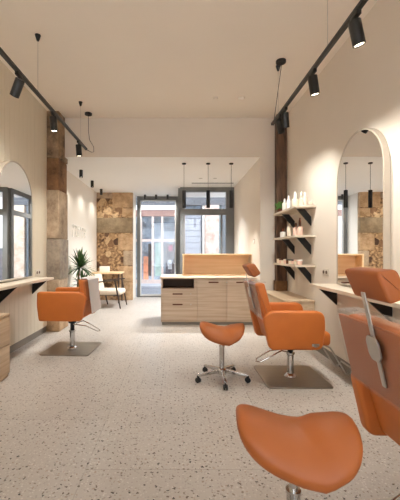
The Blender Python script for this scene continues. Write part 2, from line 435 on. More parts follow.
for i, (a, b, c, col) in enumerate(pc):
    x0, x1 = (a if a[0] < a[1] else (a[1], a[0]))
    if i == 0: x0, x1 = -1.46, -1.26
    MB().box(x0, x1, b[0], b[1], c[0], c[1], .01).build('display_panel', plain('display_%d' % i, col, .6, var=.25, scale=(5, 5, 5)), bd)
sh = MB()
z = .0
while z < 3.0:
    sh.box(.36, 1.0, -.02, .03, z, z+.225); sh.box(.36, 1.0, .01, .03, z+.225, z+.25); z += .25
sh.build('shutter', plain('grey_shutter', srgb(150, 152, 160), .6, var=.1), bd)
MB().box(1.0, 1.06, -.05, .08, 0, 3.3).build('shutter_post', plain('dark_post', srgb(84, 84, 88), .6), bd)
MB().box(1.06, 1.16, -.03, .08, 0, 3.3).build('white_pilaster', M['white'], bd)
MB().box(1.18, 1.75, -.12, .2, -.06, 3.3).build('stone_pilaster', stone('pink_limestone', srgb(186, 150, 134), srgb(232, 212, 200), 3.5), bd)
MB().box(1.86, 2.04, -.05, .08, 0, 3.75).build('downpipe', plain('slate_grey', srgb(100, 106, 112), .5), bd)
MB().box(2.12, 2.72, -.1, .3, 0, 3.75).build('stone_pilaster', stone('buff_limestone', srgb(196, 166, 140), srgb(226, 208, 190), 3), bd)
MB().box(2.72, 6, -.06, .1, 0, 1.5).build('shop_stall', plain('dark_stall', srgb(92, 94, 102), .6, var=.3, scale=(4, 4, 4)), bd)
MB().box(2.72, 6, -.02, .3, 1.5, 3.75).build('side_wall', plain('pale_wall', srgb(226, 222, 214), .8), bd)
MB().box(-7, -2.25, -.05, .3, 0, 3.75).build('side_wall', plain('warm_wall', srgb(206, 192, 178), .8), bd)
MB().box(1.75, 2.1, .1, .2, 0, 3.75).build('side_pane', plain('aqua_glass', srgb(168, 192, 198), .2), bd)

# ------------------------------------------------------------------ mirrors, consoles
def arch(yc, zb, zt, r, inset=0.0, n=28):
    zs = zt-r
    pts = [(yc-r+inset, zb+inset), (yc+r-inset, zb+inset)]
    for k in range(n+1):
        a = PI*k/n
        pts.append((yc+(r-inset)*math.cos(a), zs+(r-inset)*math.sin(a)))
    return pts
def wall_mirror(side, yc, zt, r, label, d=.055):
    X = XR if side > 0 else XL
    t = thing('arched_mirror', label, 'mirror', (X, yc, .95), group='arched wall mirrors', rz=-side*.012 if side > 0 else .003)
    s = -side
    x0, x1 = (s*d, 0) if s < 0 else (0, s*d)
    # frame as a rim: outer minus inner strip
    b = bmesh.new()
    O = arch(0, 0, zt-.95, r); I = arch(0, 0, zt-.95, r, .016)
    n = len(O)
    vs = [[b.verts.new((x, p[0], p[1])) for p in P] for P in (O, I) for x in (x0, x1)]
    oo0, oo1, ii0, ii1 = vs
    for i in range(n):
        j = (i+1) % n
        b.faces.new((oo0[i], oo0[j], oo1[j], oo1[i])); b.faces.new((ii0[i], ii0[j], ii1[j], ii1[i]))
        b.faces.new((oo0[i], oo0[j], ii0[j], ii0[i])); b.faces.new((oo1[i], oo1[j], ii1[j], ii1[i]))
    bmesh.ops.recalc_face_normals(b, faces=b.faces)
    m = MB(); m.merge(b); m.build('mirror_frame', M['rim'], t)
    g0, g1 = (s*(d-.004), s*(d-.012))
    MB().prism(arch(0, 0, zt-.95, r, .014), min(g0, g1), max(g0, g1), 'x').build('mirror_glass', M['mirror'], t)
    return t
wall_mirror(1, 3.355, 2.53, .445, 'arched mirror on the right wall, reflecting pendants and rubble stone')
wall_mirror(-1, 4.36, 2.49, .48, 'arched mirror on the left panelled wall, reflecting the shop window')

def console(side, y0, y1, label, brackets):
    X = XR if side > 0 else XL
    s = -side
    t = thing('console_shelf', label, 'shelf', (X, (y0+y1)/2, .905), group='styling consoles under the mirrors')
    yc = (y0+y1)/2
    pts = []
    random.seed(3+side)
    n = 26
    for k in range(n+1):
        yy = y0+(y1-y0)*k/n
        pts.append((s*(.30+random.uniform(-.008, .008)), yy-yc))
    pts += [(0, y1-yc), (0, y0-yc)]
    MB().prism(pts, 0, .032, 'z').build('shelf_board', M['marble'], t)
    for yb in brackets:
        MB().prism([(s*.001, 0), (s*.25, 0), (s*.2, -.03), (s*.001, -.215)], yb-yc-.012, yb-yc+.012, 'y').build('bracket', M['black'], t)
    return t
console(1, .9, 3.95, 'pale rough-edged console shelf on black brackets under the right mirror', (3.9, 2.9, 1.5))
console(-1, 1.6, 5.0, 'pale rough-edged console shelf on black brackets under the left mirror', (4.95, 4.03, 2.6))

# sockets
def socket(x, y, z, label, face='x', s=1, w=.16, name='wall_socket', cat='socket'):
    t = thing(name, label, cat, (x, y, z), group='white wall plates')
    if name == 'wall_socket':
        MB().box(min(0, s*.012), max(0, s*.012), -w/2, w/2, -.045, .045, .004).build('face_plate', M['socket'], t)
        for k in (-1, 1):
            MB().lathe([(0, 0), (.022, 0), (.022, .004), (0, .004)], seg=16, mat=Matrix.Translation((s*.012, k*w/4, 0)) @ Matrix.Rotation(s*PI/2, 4, 'Y')).build('socket_hole', M['dark_void'], t)
    else:
        MB().box(min(0, s*.01), max(0, s*.01), -.04, .04, -.04, .04, .004).build('face_plate', M['socket'], t)
        MB().box(min(0, s*.016), max(0, s*.016), -.025, .025, -.03, .03, .003).build('rocker', M['white'], t)
    return t
socket(XL, 5.13, 1.0, 'double wall socket on the left panelling above the console end', s=1)
socket(XR, 4.18, 1.06, 'double wall socket on the right wall beside the mirror', s=-1)
socket(XRB, 6.25, 1.52, 'single light switch on the side wall above the desk', s=-1, name='light_switch', cat='switch')
socket(XRB, 6.3, 1.08, 'double wall socket low beside the desk screen', s=-1, w=.1)

# left low cabinet
cb = thing('low_cabinet', 'bleached oak drawer cabinet standing under the left console, cut by the frame edge', 'cabinet', (-1.955, 2.95, 0))
MB().box(-.19, .17, -.55, .57, 0, .64).build('body', M['oak_y'], cb)
MB().box(-.19, .19, -.57, .57, .64, .665, .002).build('top', M['oak_y'], cb)
for k in range(2):
    for j in range(2):
        d = MB().box(.17, .188, -.55+.562*j, -.55+.562*j+.556, .04+k*.3, .04+k*.3+.294, .002).build('drawer', M['oak_y'], cb)
        MB().box(.186, .2, -.33+.56*j, -.21+.56*j, .27+k*.3, .282+k*.3, .002).build('handle', M['black'], d)

# right bench cabinet
bn = thing('low_bench', 'low pale oak bench cabinet along the right wall below the product shelves', 'bench', (1.66, 5.1, 0))
MB().box(-.2, .205, -.59, .59, 0, .63).build('body', M['oak_y'], bn)
MB().box(-.215, .205, -.6, .6, .63, .66, .002).build('top', M['oak_y'], bn)
for k in range(2): MB().box(-.214, -.2, -.585+.59*k, -.585+.59*k+.58, .04, .62, .002).build('door', M['oak_y'], bn)

# ------------------------------------------------------------------ product shelves
def pshelf(z, label):
    t = thing('wall_shelf', label, 'shelf', (1.87, 5.0, z), group='product shelves on the right wall')
    MB().prism([(-.28, -.52), (0, -.52), (0, .53), (-.28, .5)], 0, .028, 'z', .0).build('shelf_board', M['marble'], t)
    for yb in (-.35, .3):
        MB().prism([(-.2, -.001), (-.09, -.001), (-.001, -.11), (-.001, -.235)], yb-.012, yb+.012, 'y').build('bracket', M['black'], t)
    return t
pshelf(1.915, 'topmost of the three pale wall shelves, holding a small plant and white bottles')
pshelf(1.515, 'middle of the three pale wall shelves, holding pump bottles')
pshelf(1.11, 'lowest of the three pale wall shelves, holding a row of small jars')

def bottle(x, y, z, r, h, m, capm, cap_h, label, taper=.5, name='bottle', cat='bottle', group=None):
    t = thing(name, label, cat, (x, y, z), group=group)
    h *= .86
    MB().lathe([(0, 0), (r, 0), (r, h*.72), (r*taper, h*.84), (r*.4, h*.86), (r*.4, h*.9), (0, h*.9)], seg=16).build('body', m, t)
    MB().lathe([(0, 0), (r*.45, 0), (r*.42, cap_h*.6), (r*.2, cap_h), (0, cap_h)], c=(0, 0, h*.88), seg=12).build('cap', capm, t)
    return t
gb = 'bottles and pots on the top product shelf'
z = 1.943
bottle(1.68, 5.2, z, .035, .21, M['white'], M['white'], .05, 'white straight bottle just right of the small plant, top shelf', group=gb)
bottle(1.67, 4.98, z, .03, .22, M['white'], M['white'], .05, 'slim white bottle second from the plant, top shelf', group=gb)
bottle(1.69, 4.77, z, .05, .19, M['cream'], M['white'], .09, 'cream wide bottle with tall cone cap in the middle of the top shelf', group=gb)
bottle(1.74, 4.66, z, .034, .18, M['cream'], M['white'], .08, 'cream bottle right of the wide cone-capped one, top shelf', group=gb)
bottle(1.76, 4.58, z, .03, .19, M['pink'], M['cream'], .05, 'pale pink bottle near the right end of the top shelf', group=gb)
bottle(1.82, 4.53, z, .02, .08, M['cream'], M['white'], .02, 'tiny cream pot at the right end of the top shelf', group=gb)
gb = 'bottles on the middle product shelf'
z = 1.543
bottle(1.66, 5.22, z, .042, .12, M['white'], M['amber'], .06, 'short white jar at the left end of the middle shelf', .9, group=gb)
bottle(1.68, 4.98, z, .036, .2, M['cream'], M['cream'], .05, 'tall cream bottle in the middle of the middle shelf', .9, group=gb)
bottle(1.7, 4.76, z, .04, .17, M['pink'], M['amber'], .06, 'pink labelled bottle with short dark cap, middle shelf', .7, group=gb)
bottle(1.72, 4.66, z, .042, .17, M['pink'], M['amber'], .12, 'pink labelled bottle with tall dark pointed cap, middle shelf', .7, group=gb)
gb = 'small jars on the lowest product shelf'
z = 1.138
names = [('cream', 'cream', 'cream jar at the far left end of the lowest shelf'), ('pink', 'amber', 'pink jar with dark lid, second from left on the lowest shelf'),
         ('cream', 'amber', 'cream jar with dark lid, third from left on the lowest shelf'), ('pink', 'cream', 'pink jar with pale lid, fourth from left on the lowest shelf'),
         ('amber', 'black', 'dark brown jar at the middle of the lowest shelf'), ('cream', 'black', 'cream jar with black lid just right of the brown jar, lowest shelf'),
         ('pink', 'black', 'pink jar with black lid, third from right on the lowest shelf'), ('cream', 'pink', 'cream jar with pink lid, second from right on the lowest shelf'),
         ('pink', 'white', 'small pink jar with white lid at the right end of the lowest shelf')]
for i, (a, b, lab) in enumerate(names):
    yy = 5.36-.095*i
    t = thing('jar', lab, 'jar', (1.645+.006*i, yy, z), group=gb)
    MB().lathe([(0, 0), (.036, 0), (.038, .01), (.038, .05), (0, .05)], seg=16).build('body', M[a], t)
    MB().lathe([(0, 0), (.039, 0), (.039, .018), (0, .02)], c=(0, 0, .05), seg=16).build('lid', M[b], t)
# small potted plant on the top shelf
t = thing('potted_plant', 'small bushy green plant in a pot at the left end of the top shelf', 'plant', (1.67, 5.4, 1.943))
MB().lathe([(0, 0), (.04, 0), (.05, .07), (.045, .07), (.04, .06), (0, .06)], seg=16).build('pot', M['amber'], t)
b = bmesh.new()
random.seed(5)
for k in range(150):
    d = Vector((random.gauss(0, 1), random.gauss(0, 1), random.gauss(0, 1))).normalized()*random.uniform(.3, 1)
    c = Vector((d.x*.085, d.y*.085, .12+d.z*.085))
    u = Vector((random.gauss(0, 1), random.gauss(0, 1), random.gauss(0, 1))).normalized(); v = u.cross(d).normalized()
    L = .024
    q = [b.verts.new(c+u*L), b.verts.new(c+v*L*.5), b.verts.new(c-u*L), b.verts.new(c-v*L*.5)]
    b.faces.new(q)
m = MB(); m.merge(b)
m.tube([(0, 0, .05), (.005, 0, .15)], .006)
m.build('foliage', M['leaf2'], t)

# ------------------------------------------------------------------ reception desk
dk = thing('reception_desk', 'long bleached oak reception desk with drawers and raised warm oak screen', 'desk', (.58, 6.3, 0))
XD0, XD1 = -.87, .865
MB().box(XD0+.02, XD1, -.27, .55, .0, .05).build('plinth', M['skirt'], dk)
b = MB().box(XD0, XD1, -.26, .55, .05, .66).box(XD0, XD0+.03, -.28, .55, .05, .83)
b.box(XD0+.6, XD1, -.26, .55, .66, .83).box(XD0+.03, XD0+.6, .1, .55, .66, .83)
b.build('body', M['oak'], dk)
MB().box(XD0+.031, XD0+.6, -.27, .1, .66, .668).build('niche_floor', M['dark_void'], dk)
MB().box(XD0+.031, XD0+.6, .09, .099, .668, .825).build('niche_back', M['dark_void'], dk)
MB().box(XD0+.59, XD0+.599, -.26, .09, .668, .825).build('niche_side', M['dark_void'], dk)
MB().box(XD0-.02, XD1, -.3, .55, .83, .86, .003).build('worktop', M['oak'], dk)
def front(nm, x0, x1, z0, z1, hx, hz):
    d = MB().box(x0, x1, -.28, -.26, z0, z1, .002).build(nm, M['oak'], dk)
    MB().box(hx-.09, hx+.09, -.296, -.28, hz-.011, hz+.011, .004).build('handle', M['amber'], d)
    MB().lathe([(0, 0), (.011, 0), (.011, .006), (0, .006)], seg=12, mat=Matrix.Translation((hx+.24, -.28, hz)) @ Matrix.Rotation(PI/2, 4, 'X')).build('lock', M['satin'], d)
front('drawer', XD0+.034, XD0+.655, .455, .652, XD0+.3, .56)
front('drawer', XD0+.034, XD0+.655, .055, .449, XD0+.3, .37)
front('door', XD0+.661, XD0+1.19, .055, .822, XD0+.95, .77)
front('door', XD0+1.196, XD1, .055, .822, XD0+1.45, .77)
sc1 = MB().box(-.47, XD1, .42, .44, .86, 1.26).build('screen_panel', M['oak_warm'], dk)
MB().box(-.47, -.44, .15, .42, .86, 1.26).box(-.47, XD1, .15, .44, 1.26, 1.285).box(-.44, XD1, .15, .42, .86, .872).build('screen_frame', M['oak_warm'], dk)

# ------------------------------------------------------------------ seating alcove
t = thing('side_table', 'pale wood table behind the cream armchair against the left wall', 'table', (-1.86, 8.83, 0))
MB().box(-.33, .42, -.3, .3, .76, .8, .005).build('table_top', M['oak_warm'], t)
for sx in (-.28, .36):
    for sy in (-.25, .25):
        MB().tube([(sx, sy, 0), (sx, sy, .76)], .018).build('leg', M['darkwood'], t)
tag(MB().box(-.12, .12, -.08, .08, 0, .15, .01).build('storage_box', M['white'], None, (-1.9, 8.75, .8)), 'small white box on the pale wood table', 'box')

ac = thing('armchair', 'cream cushioned armchair with dark wooden frame by the stone wall', 'chair', (-1.62, 8.1, 0), rz=-.1)
MB().box(-.28, .32, -.27, .27, .3, .43, .05).build('seat_cushion', M['fabric'], ac)
MB().prism([(-.34, .4), (-.22, .38), (-.3, .78), (-.4, .78)], -.26, .26, 'y', .03, .03).build('backrest', M['fabric'], ac)
for s in (-1, 1):
    MB().tube([(-.34, s*.3, .6), (.0, s*.3, .64), (.28, s*.3, .66)], .02, flat=.7).build('armrest', M['darkwood'], ac)
    MB().tube([(.2, s*.3, .655), (.33, s*.3, 0)], [.022, .014]).build('leg', M['darkwood'], ac)
    MB().tube([(-.3, s*.3, .6), (-.16, s*.3, 0)], [.024, .015]).build('leg', M['darkwood'], ac)
MB().tube([(-.32, -.3, .31), (.26, -.3, .31), (.26, .3, .31), (-.32, .3, .31)], .016, closed=True).build('seat_frame', M['darkwood'], ac)

# dracaena
pl = thing('dracaena_plant', 'tall spiky dracaena plant with two crowns beside the left stone pillar', 'plant', (-1.98, 6.8, 0))
MB().lathe([(0, 0), (.12, 0), (.15, .3), (.135, .3), (.13, .27), (0, .27)], seg=24).build('pot', M['fabric'], pl)
MB().lathe([(0, 0), (.128, 0), (.128, .01), (0, .012)], c=(0, 0, .262), seg=24).build('soil', M['soil'], pl)
def crown(c, n, L, seed):
    random.seed(seed); b = bmesh.new()
    for k in range(n):
        az = random.uniform(0, 2*PI); el = random.uniform(-.25, 1.45); l = L*random.uniform(.75, 1.1)
        d = Vector((math.cos(az)*math.cos(el), math.sin(az)*math.cos(el), math.sin(el)))
        side = d.cross(Vector((0, 0, 1))).normalized()
        prev = None
        for i in range(7):
            s = i/6
            p = Vector(c)+d*l*s+Vector((0, 0, -1))*(l*.28*s*s*math.cos(el))
            wd = .018*math.sin(PI*min(1, .18+s*.82))+.001
            A = b.verts.new(p+side*wd); B = b.verts.new(p-side*wd)
            if p.x+pl.location.x < XLB+.01:
                A.co.x = B.co.x = XLB+.01-pl.location.x
            if prev: b.faces.new((prev[0], prev[1], B, A))
            prev = (A, B)
    m = MB(); m.merge(b); return m
crown((-.0, 0, 1.0), 120, .43, 1).build('foliage', M['leaf'], pl)
crown((.07, -.05, .66), 80, .34, 2).build('foliage', M['leaf'], pl)
MB().tube([(-.02, 0, .27), (-.05, .01, .6), (-.01, 0, 1.05)], [.028, .022, .02]).tube([(.03, -.02, .27), (.05, -.04, .5), (.07, -.05, .7)], [.02, .018, .016]).build('trunk', M['trunk'], pl)

# wall lettering
sg = thing('wall_lettering', 'white raised script and capital lettering on the cream rear left wall', 'sign', (XLB, 7.55, 1.75))
pts = []
for k in range(70):
    s = k/69
    pts.append((.012, -.55+1.15*s+.03*math.sin(s*40), .12+.045*math.sin(s*52)*(1-.4*s)-.02*s))
MB().tube(pts, .009, 6).build('script_line', M['white'], sg)
strokes = {'L': [[(0, 1), (0, 0), (.6, 0)]], 'A': [[(0, 0), (.35, 1), (.7, 0)], [(.15, .4), (.55, .4)]], 'D': [[(0, 0), (0, 1), (.5, .8), (.5, .2), (0, 0)]],
           'I': [[(.2, 0), (.2, 1)]], 'E': [[(.6, 1), (0, 1), (0, 0), (.6, 0)], [(0, .5), (.5, .5)]], 'S': [[(.6, .9), (.1, 1), (.1, .55), (.6, .45), (.5, 0), (0, .1)]]}
yy = -.52
for ch in 'LADIES':
    caps = MB()
    for st in strokes[ch]:
        caps.tube([(.01, yy+p[0]*.16, -.1+p[1]*.13) for p in st], .009, 6)
    caps.build('capital_letter', M['white'], sg)
    yy += .18

# ------------------------------------------------------------------ styling chairs
def rot_between(p, base, ang):
    return Matrix.Translation(base) @ Matrix.Rotation(ang, 4, 'Y') @ Matrix.Translation(-Vector(base))
def styling_chair(label, loc, rz, lift=0.0, head=None, cover='plastic', foot=True, cg='orange styling chairs', al=-.055, ar=0, cr=.06, pw=.32, bh=1.0, bl=0.0):
    t = thing('styling_chair', label, 'chair', loc, rz, cg)
    L = lift
    MB().prism([(-pw, -pw), (pw, -pw), (pw, pw), (-pw, pw)], 0, .012, 'z', .05, .003).build('base_plate', M['plate'], t)
    MB().lathe([(0, 0), (.065, 0), (.06, .012), (.036, .03), (.034, .22), (.045, .23), (.045, .245), (.0, .245)], c=(0, 0, .012), seg=28).build('column', M['chrome'], t)
    MB().lathe([(0, 0), (.028, 0), (.028, .04+L), (.05, .04+L), (.06, .13+L), (0, .13+L)], c=(0, 0, .25), seg=20).box(-.12, .12, -.09, .09, .35+L, .378+L, .005).build('mechanism', M['black'], t)
    # pump pedal wire loop behind
    MB().tube([(-.03, -.05, .27+L), (-.12, -.09, .3+L), (-.22, -.1, .25+L), (-.34, -.09, .185+L), (-.37, -.04, .175+L), (-.35, .02, .185+L), (-.2, .05, .26+L), (-.03, .05, .28+L)], .007, 8).build('pump_pedal', M['chrome'], t)
    MB().box(-.2, .33, -.233, .233, .38+L, .52+L, .04).build('seat', M['leather'], t)
    for s in (-1, 1):
        y0, y1 = (.235, .315) if s > 0 else (-.315, -.235)
        a = MB().prism([(-.30+ar, .367+L, .05), (.262+al, .367+L, cr), (.29+al, .56+L, .05), (.285+al, .74+L, cr*1.6), (-.29+ar, .74+L, .06), (-.37+ar, .68+L, .05)], y0, y1, 'y', .05, .02).build('armrest', M['leather'], t)
        if s < 0:
            MB().box(.1, .17, y0-.006, y0+.002, .405+L, .432+L, .002).box(.12, .15, y0-.014, y0-.005, .4+L, .42+L, .002).build('recline_latch', M['chrome'], a)
    # back: profile points are sheared and shortened for the lower-backed chair
    def B(*ps):
        out = []
        for p in ps:
            zz = .40+(p[1]-.40)*bh
            out.append((p[0]+bl*(p[1]-.40), zz+L)+tuple(p[2:]))
        return out
    MB().prism(B((-.245, .40), (-.17, .40), (-.33, 1.005, .025), (-.425, .99, .025)), -.232, .232, 'y', .02, .018).build('backrest', M['leather'], t)
    MB().prism(B((-.36, .66), (-.335, .66), (-.41, .985), (-.434, .985)), -.29, .29, 'y', .008, .006).build('back_shell', M['leather_saddle'], t)
    if cover == 'plastic':
        MB().prism(B((-.368, .655), (-.365, .655), (-.44, .992), (-.427, 1.008), (-.325, 1.014), (-.325, 1.018), (-.428, 1.013), (-.444, .992)), -.293, .293, 'y').build('protective_cover', M['plastic'], t)
    else:
        MB().prism(B((-.36, .47), (-.352, .47), (-.440, .992), (-.427, 1.010), (-.345, 1.016), (-.345, 1.022), (-.428, 1.018), (-.447, .992)), -.2, .2, 'y').build('protective_cover', M['white_plastic'], t)
    if head:
        hz, ang = head
        # bar lies on the rear of the shell
        d = Vector((-.074, 0, .32)).normalized()
        p0 = Vector((-.368, -.03, .73+L)); n = Vector((-d.z, 0, d.x))
        p1 = p0+d*(hz-.02-p0.z)/d.z
        b = MB()
        M1 = Matrix(((d.z, 0, d.x, 0), (0, 1, 0, 0), (-d.x, 0, d.z, 0), (0, 0, 0, 1)))
        ln = (p1-p0).length
        b.box(-.012, -.006, -.013, .013, 0, ln, .001, Matrix.Translation(p0+Vector((-.012, 0, 0))) @ M1)
        b.build('headrest_bar', M['satin'], t)
        MB().prism([(-.02, .115), (.026, .115), (.044, .14), (.044, .2), (.026, .225), (-.026, .225), (-.044, .2), (-.044, .14)], -.022, -.013, 'x', .01, .002, Matrix.Translation(p0+Vector((-.012, 0, 0))) @ M1).build('adjustment_plate', M['satin'], t)
        c = (p1.x+.035, hz)
        prof = [(-.066, .066), (.02, .084), (.078, -.027), (-.002, -.064)]
        ca, sa = math.cos(ang), math.sin(ang)
        prof = [(c[0]+x*ca+z*sa, c[1]-x*sa+z*ca) for x, z in prof]
        MB().prism(prof, -.134, .134, 'y', .024, .016).build('headrest', M['leather_head'], t)
    if foot:
        MB().tube([(.26, -.13, .39+L), (.36, -.13, .34), (.52, -.13, .08), (.56, -.13, .07), (.6, -.13, .12), (.6, .13, .12), (.56, .13, .07), (.52, .13, .08), (.36, .13, .34), (.26, .13, .39+L)], .009, 10).build('footrest', M['satin'], t)
    return t
styling_chair('orange styling chair with small headrest facing the right wall, beside the wheeled stool', (1.19, 3.5, 0), 0, 0, (1.11, -.1))
styling_chair('large orange styling chair back with raised headrest, cut by the right frame edge', (1.275, 1.45, 0), 0, 0.0, (1.155, .05), 'plastic', False, pw=.29)
styling_chair('orange styling chair without headrest facing the left mirror, white cover on its back', (-1.42, 4.52, 0), PI-.06, .065, None, 'white', False, al=.06, ar=.07, cr=.025, bh=.82, bl=.27)

# ------------------------------------------------------------------ saddle stools
def saddle_mesh():
    b = bmesh.new()
    NR, NT = 14, 56
    def outline(th):
        c, s = math.cos(th), math.sin(th)
        u = .228*(abs(c)**.5)*(1 if c > 0 else -1)
        k = min(1, max(0, (u+.232)/.36)); k = k*k*(3-2*k)
        v = (.16+.04*k)*(abs(s)**.62)*(1 if s > 0 else -1)
        return u, v
    def top(u, v):
        z = 1.0*(u-.045)**2 if u < .045 else 1.7*(u-.045)**2*(1-.2*abs(v)/.2)
        q = min(1, max(0, (u-.02-1.2*v*v)/.07)); z += .02*q*q*(3-2*q)
        return z-(1.5+.6*(u+.2))*v*v
    def pt(r, th, upper):
        u, v = outline(th); u *= r; v *= r
        z = top(u, v)
        e = (1-r**3.6)**.5 if r < 1 else 0
        h = .053+.07*max(0, -u-.04)
        return (u, v, z+(h*e if upper else -h*1.5*e))
    rt = []; rb = []
    rs = [math.sin(PI/2*k/NR) for k in range(1, NR+1)]
    ct = b.verts.new(pt(0, 0, True)); cbv = b.verts.new(pt(0, 0, False))
    for r in rs:
        rt.append([b.verts.new(pt(r, 2*PI*k/NT, True)) for k in range(NT)])
    for r in rs[:-1]:
        rb.append([b.verts.new(pt(r, 2*PI*k/NT, False)) for k in range(NT)])
    rb.append(rt[-1])
    for R, c in ((rt, ct), (rb, cbv)):
        for k in range(NT): b.faces.new((c, R[0][k], R[0][(k+1) % NT]))
        for A, B in zip(R, R[1:]):
            for k in range(NT): b.faces.new((A[k], B[k], B[(k+1) % NT], A[(k+1) % NT]))
    bmesh.ops.recalc_face_normals(b, faces=b.faces)
    m = MB(); m.merge(b); return m
def saddle_stool(label, loc, rz, zs):
    t = thing('saddle_stool', label, 'stool', loc, 0, 'orange saddle stools on castors')
    saddle_mesh().build('saddle_seat', M['leather_saddle'], t, (0, 0, zs), (0, 0, rz), 60)
    MB().box(-.06, .06, -.06, .06, -.075, -.035, .01).build('seat_mechanism', M['black'], t, (0, 0, zs), (0, 0, rz))
    MB().tube([(0, -.05, zs-.06), (.02, -.14, zs-.07), (.03, -.17, zs-.075)], .007).build('height_lever', M['black'], t)
    MB().lathe([(0, 0), (.026, 0), (.026, .24), (.03, .25), (.03, .26), (0, .26)], c=(0, 0, .09), seg=20).lathe([(0, 0), (.016, 0), (.016, zs-.39), (0, zs-.39)], c=(0, 0, .34), seg=16).build('gas_column', M['chrome'], t)
    MB().lathe([(0, 0), (.027, 0), (.027, .035), (0, .035)], c=(0, 0, zs-.115), seg=20).build('column_collar', M['black'], t)
    MB().lathe([(0, 0), (.05, 0), (.05, .045), (.035, .06), (0, .06)], c=(0, 0, .065), seg=24).build('hub', M['chrome'], t)
    for k in range(5):
        a = -PI/2+2*PI*k/5
        c, s = math.cos(a), math.sin(a)
        R = Matrix.Rotation(a, 4, 'Z')
        b = MB(); b.prism([(.03, .075), (.25, .062), (.27, .07), (.27, .082), (.03, .118)], -.015, .015, 'y', .004, .004, R)
        leg = b.build('leg', M['chrome'], t)
        cs = MB()
        for w_ in (-.012, .012):
            cs.lathe([(0, -.008), (.022, -.008), (.026, -.004), (.026, .004), (.022, .008), (0, .008)], seg=18, mat=Matrix.Translation((c*.262, s*.262, .026)) @ Matrix.Rotation(a+.5*k, 4, 'Z') @ Matrix.Translation((0, w_, 0)) @ Matrix.Rotation(PI/2, 4, 'X'))
        cs.box(-.014, .014, -.006, .006, .022, .065, .002, Matrix.Translation((c*.262, s*.262, 0)) @ Matrix.Rotation(a+.5*k, 4, 'Z'))
        cs.build('castor', M['blackrub'], leg)
    return t
saddle_stool('orange saddle stool on five castors between the reception desk and styling chair', (.46, 3.42, 0), -.12, .49)
saddle_stool('large orange saddle stool seat in the foreground at the bottom edge', (.468, 1.34, 0), -.14, .56)

# ------------------------------------------------------------------ track lighting
LAMP = (1.0, .985, .92)
def spot_light(name, parent, loc, direction, watts, angle, blend, rad=.04, col=LAMP):
    l = bpy.data.lights.new(name, 'SPOT'); l.energy = watts; l.spot_size = math.radians(angle); l.spot_blend = blend
    l.shadow_soft_size = rad; l.color = col
    o = bpy.data.objects.new(name, l); COL.objects.link(o)
    o.rotation_mode = 'QUATERNION'; o.rotation_quaternion = Vector(direction).to_track_quat('-Z', 'Y')
    o.location = loc; o.parent = parent
    return o
def track_spot(x, y, zt, aim, label, group, W=60, ang=125):
    t = thing('track_spotlight', label, 'spotlight', (x, y, zt), 0, group)
    MB().box(-.016, .016, -.05, .05, -.03, 0, .002).tube([(0, 0, -.03), (0, 0, -.075)], .009).build('adapter', M['black'], t)
    d = Vector(aim).normalized()
    q = d.to_track_quat('Z', 'Y').to_matrix().to_4x4()
    piv = Vector((0, 0, -.09))
    A = Matrix.Translation(piv-d*.04) @ q
    MB().lathe([(0, 0), (.04, 0), (.043, .004), (.043, .168), (.037, .17), (.036, .155), (0, .155)], seg=24, mat=A).build('lamp_housing', M['black'], t)
    MB().lathe([(0, 0), (.034, 0), (.034, .004), (0, .004)], seg=20, mat=A @ Matrix.Translation((0, 0, .158))).build('lamp_lens', M['lens'], t)
    spot_light('spot_lamp', t, piv+d*.14, d, W, ang, 1.0)
    return t
def track(x, z, y0, y1, label):
    t = thing('ceiling_track', label, 'track', (x, (y0+y1)/2, z), 0, 'black lighting tracks')
    h = (y1-y0)/2
    MB().box(-.018, .018, -h, h, 0, .03, .002).build('rail', M['black'], t)
    MB().box(-.02, .02, h, h+.012, -.002, .032, .002).build('end_cap', M['black'], t)
    return t
ZT = 3.0
XT = -1.5
tl = track(XT, ZT, -2.0, 5.49, 'black lighting track hanging above the left wall')
XT2 = 1.27
tr = track(XT2, ZT, -2.0, 4.42, 'black lighting track hanging above the right wall')
def hanger(tr_, x, y, cone=True):
    loc = tr_.location
    MB().tube([(x-loc.x, y-loc.y, .03), (x-loc.x, y-loc.y, H-ZT)], .0022, 6).build('suspension_cable', M['satin'], tr_)
    MB().lathe([(0, 0), (.012, 0), (.03, .06), (.03, .065), (0, .065)], c=(x-loc.x, y-loc.y, H-ZT-.065), seg=18).build('cable_cone', M['black'], tr_)
for yy in (3.59, 5.18, .8, -1): hanger(tl, XT, yy)
for yy in (4.18, 2.81, .8): hanger(tr, XT2, yy)
def feed(tr_, cx, cy, pts):
    loc = tr_.location
    MB().lathe([(0, 0), (.055, 0), (.06, .004), (.06, .03), (0, .03)], c=(cx-loc.x, cy-loc.y, H-ZT-.03), seg=28).build('feed_canopy', M['black'], tr_)
    MB().tube([(p[0]-loc.x, p[1]-loc.y, p[2]-ZT) for p in pts], .004, 8).build('feed_cable', M['black'], tr_)
feed(tl, -1.49, 5.6, [(-1.49, 5.6, H-.03), (-1.49, 5.6, 3.35), (-1.47, 5.6, 3.2), (-1.4, 5.6, 3.08), (-1.4, 5.6, 3.0), (-1.43, 5.57, 2.985), (-1.5, 5.5, 3.01)])
feed(tr, 1.27, 4.07, [(1.28, 4.07, H-.03), (1.275, 4.2, 3.35), (1.27, 4.36, 3.035)])
gl = 'spotlights on the left track'; gr = 'spotlights on the right track'
WL = 140
track_spot(XT, 3.16, ZT, (-.55, .35, -.85), 'black spotlight on the left track nearest the camera, tilted', gl, WL)
track_spot(XT, 4.04, ZT, (.05, .1, -1), 'black spotlight in the middle of the left track, pointing down', gl, WL)
track_spot(XT, 5.08, ZT, (.05, .1, -1), 'black spotlight at the far end of the left track', gl, WL)
track_spot(XT2, 2.37, ZT, (.28, .1, -1), 'largest black spotlight on the right track at the top edge', gr, WL)
track_spot(XT2, 3.11, ZT, (.2, .1, -1), 'black spotlight in the middle of the right track', gr, WL)
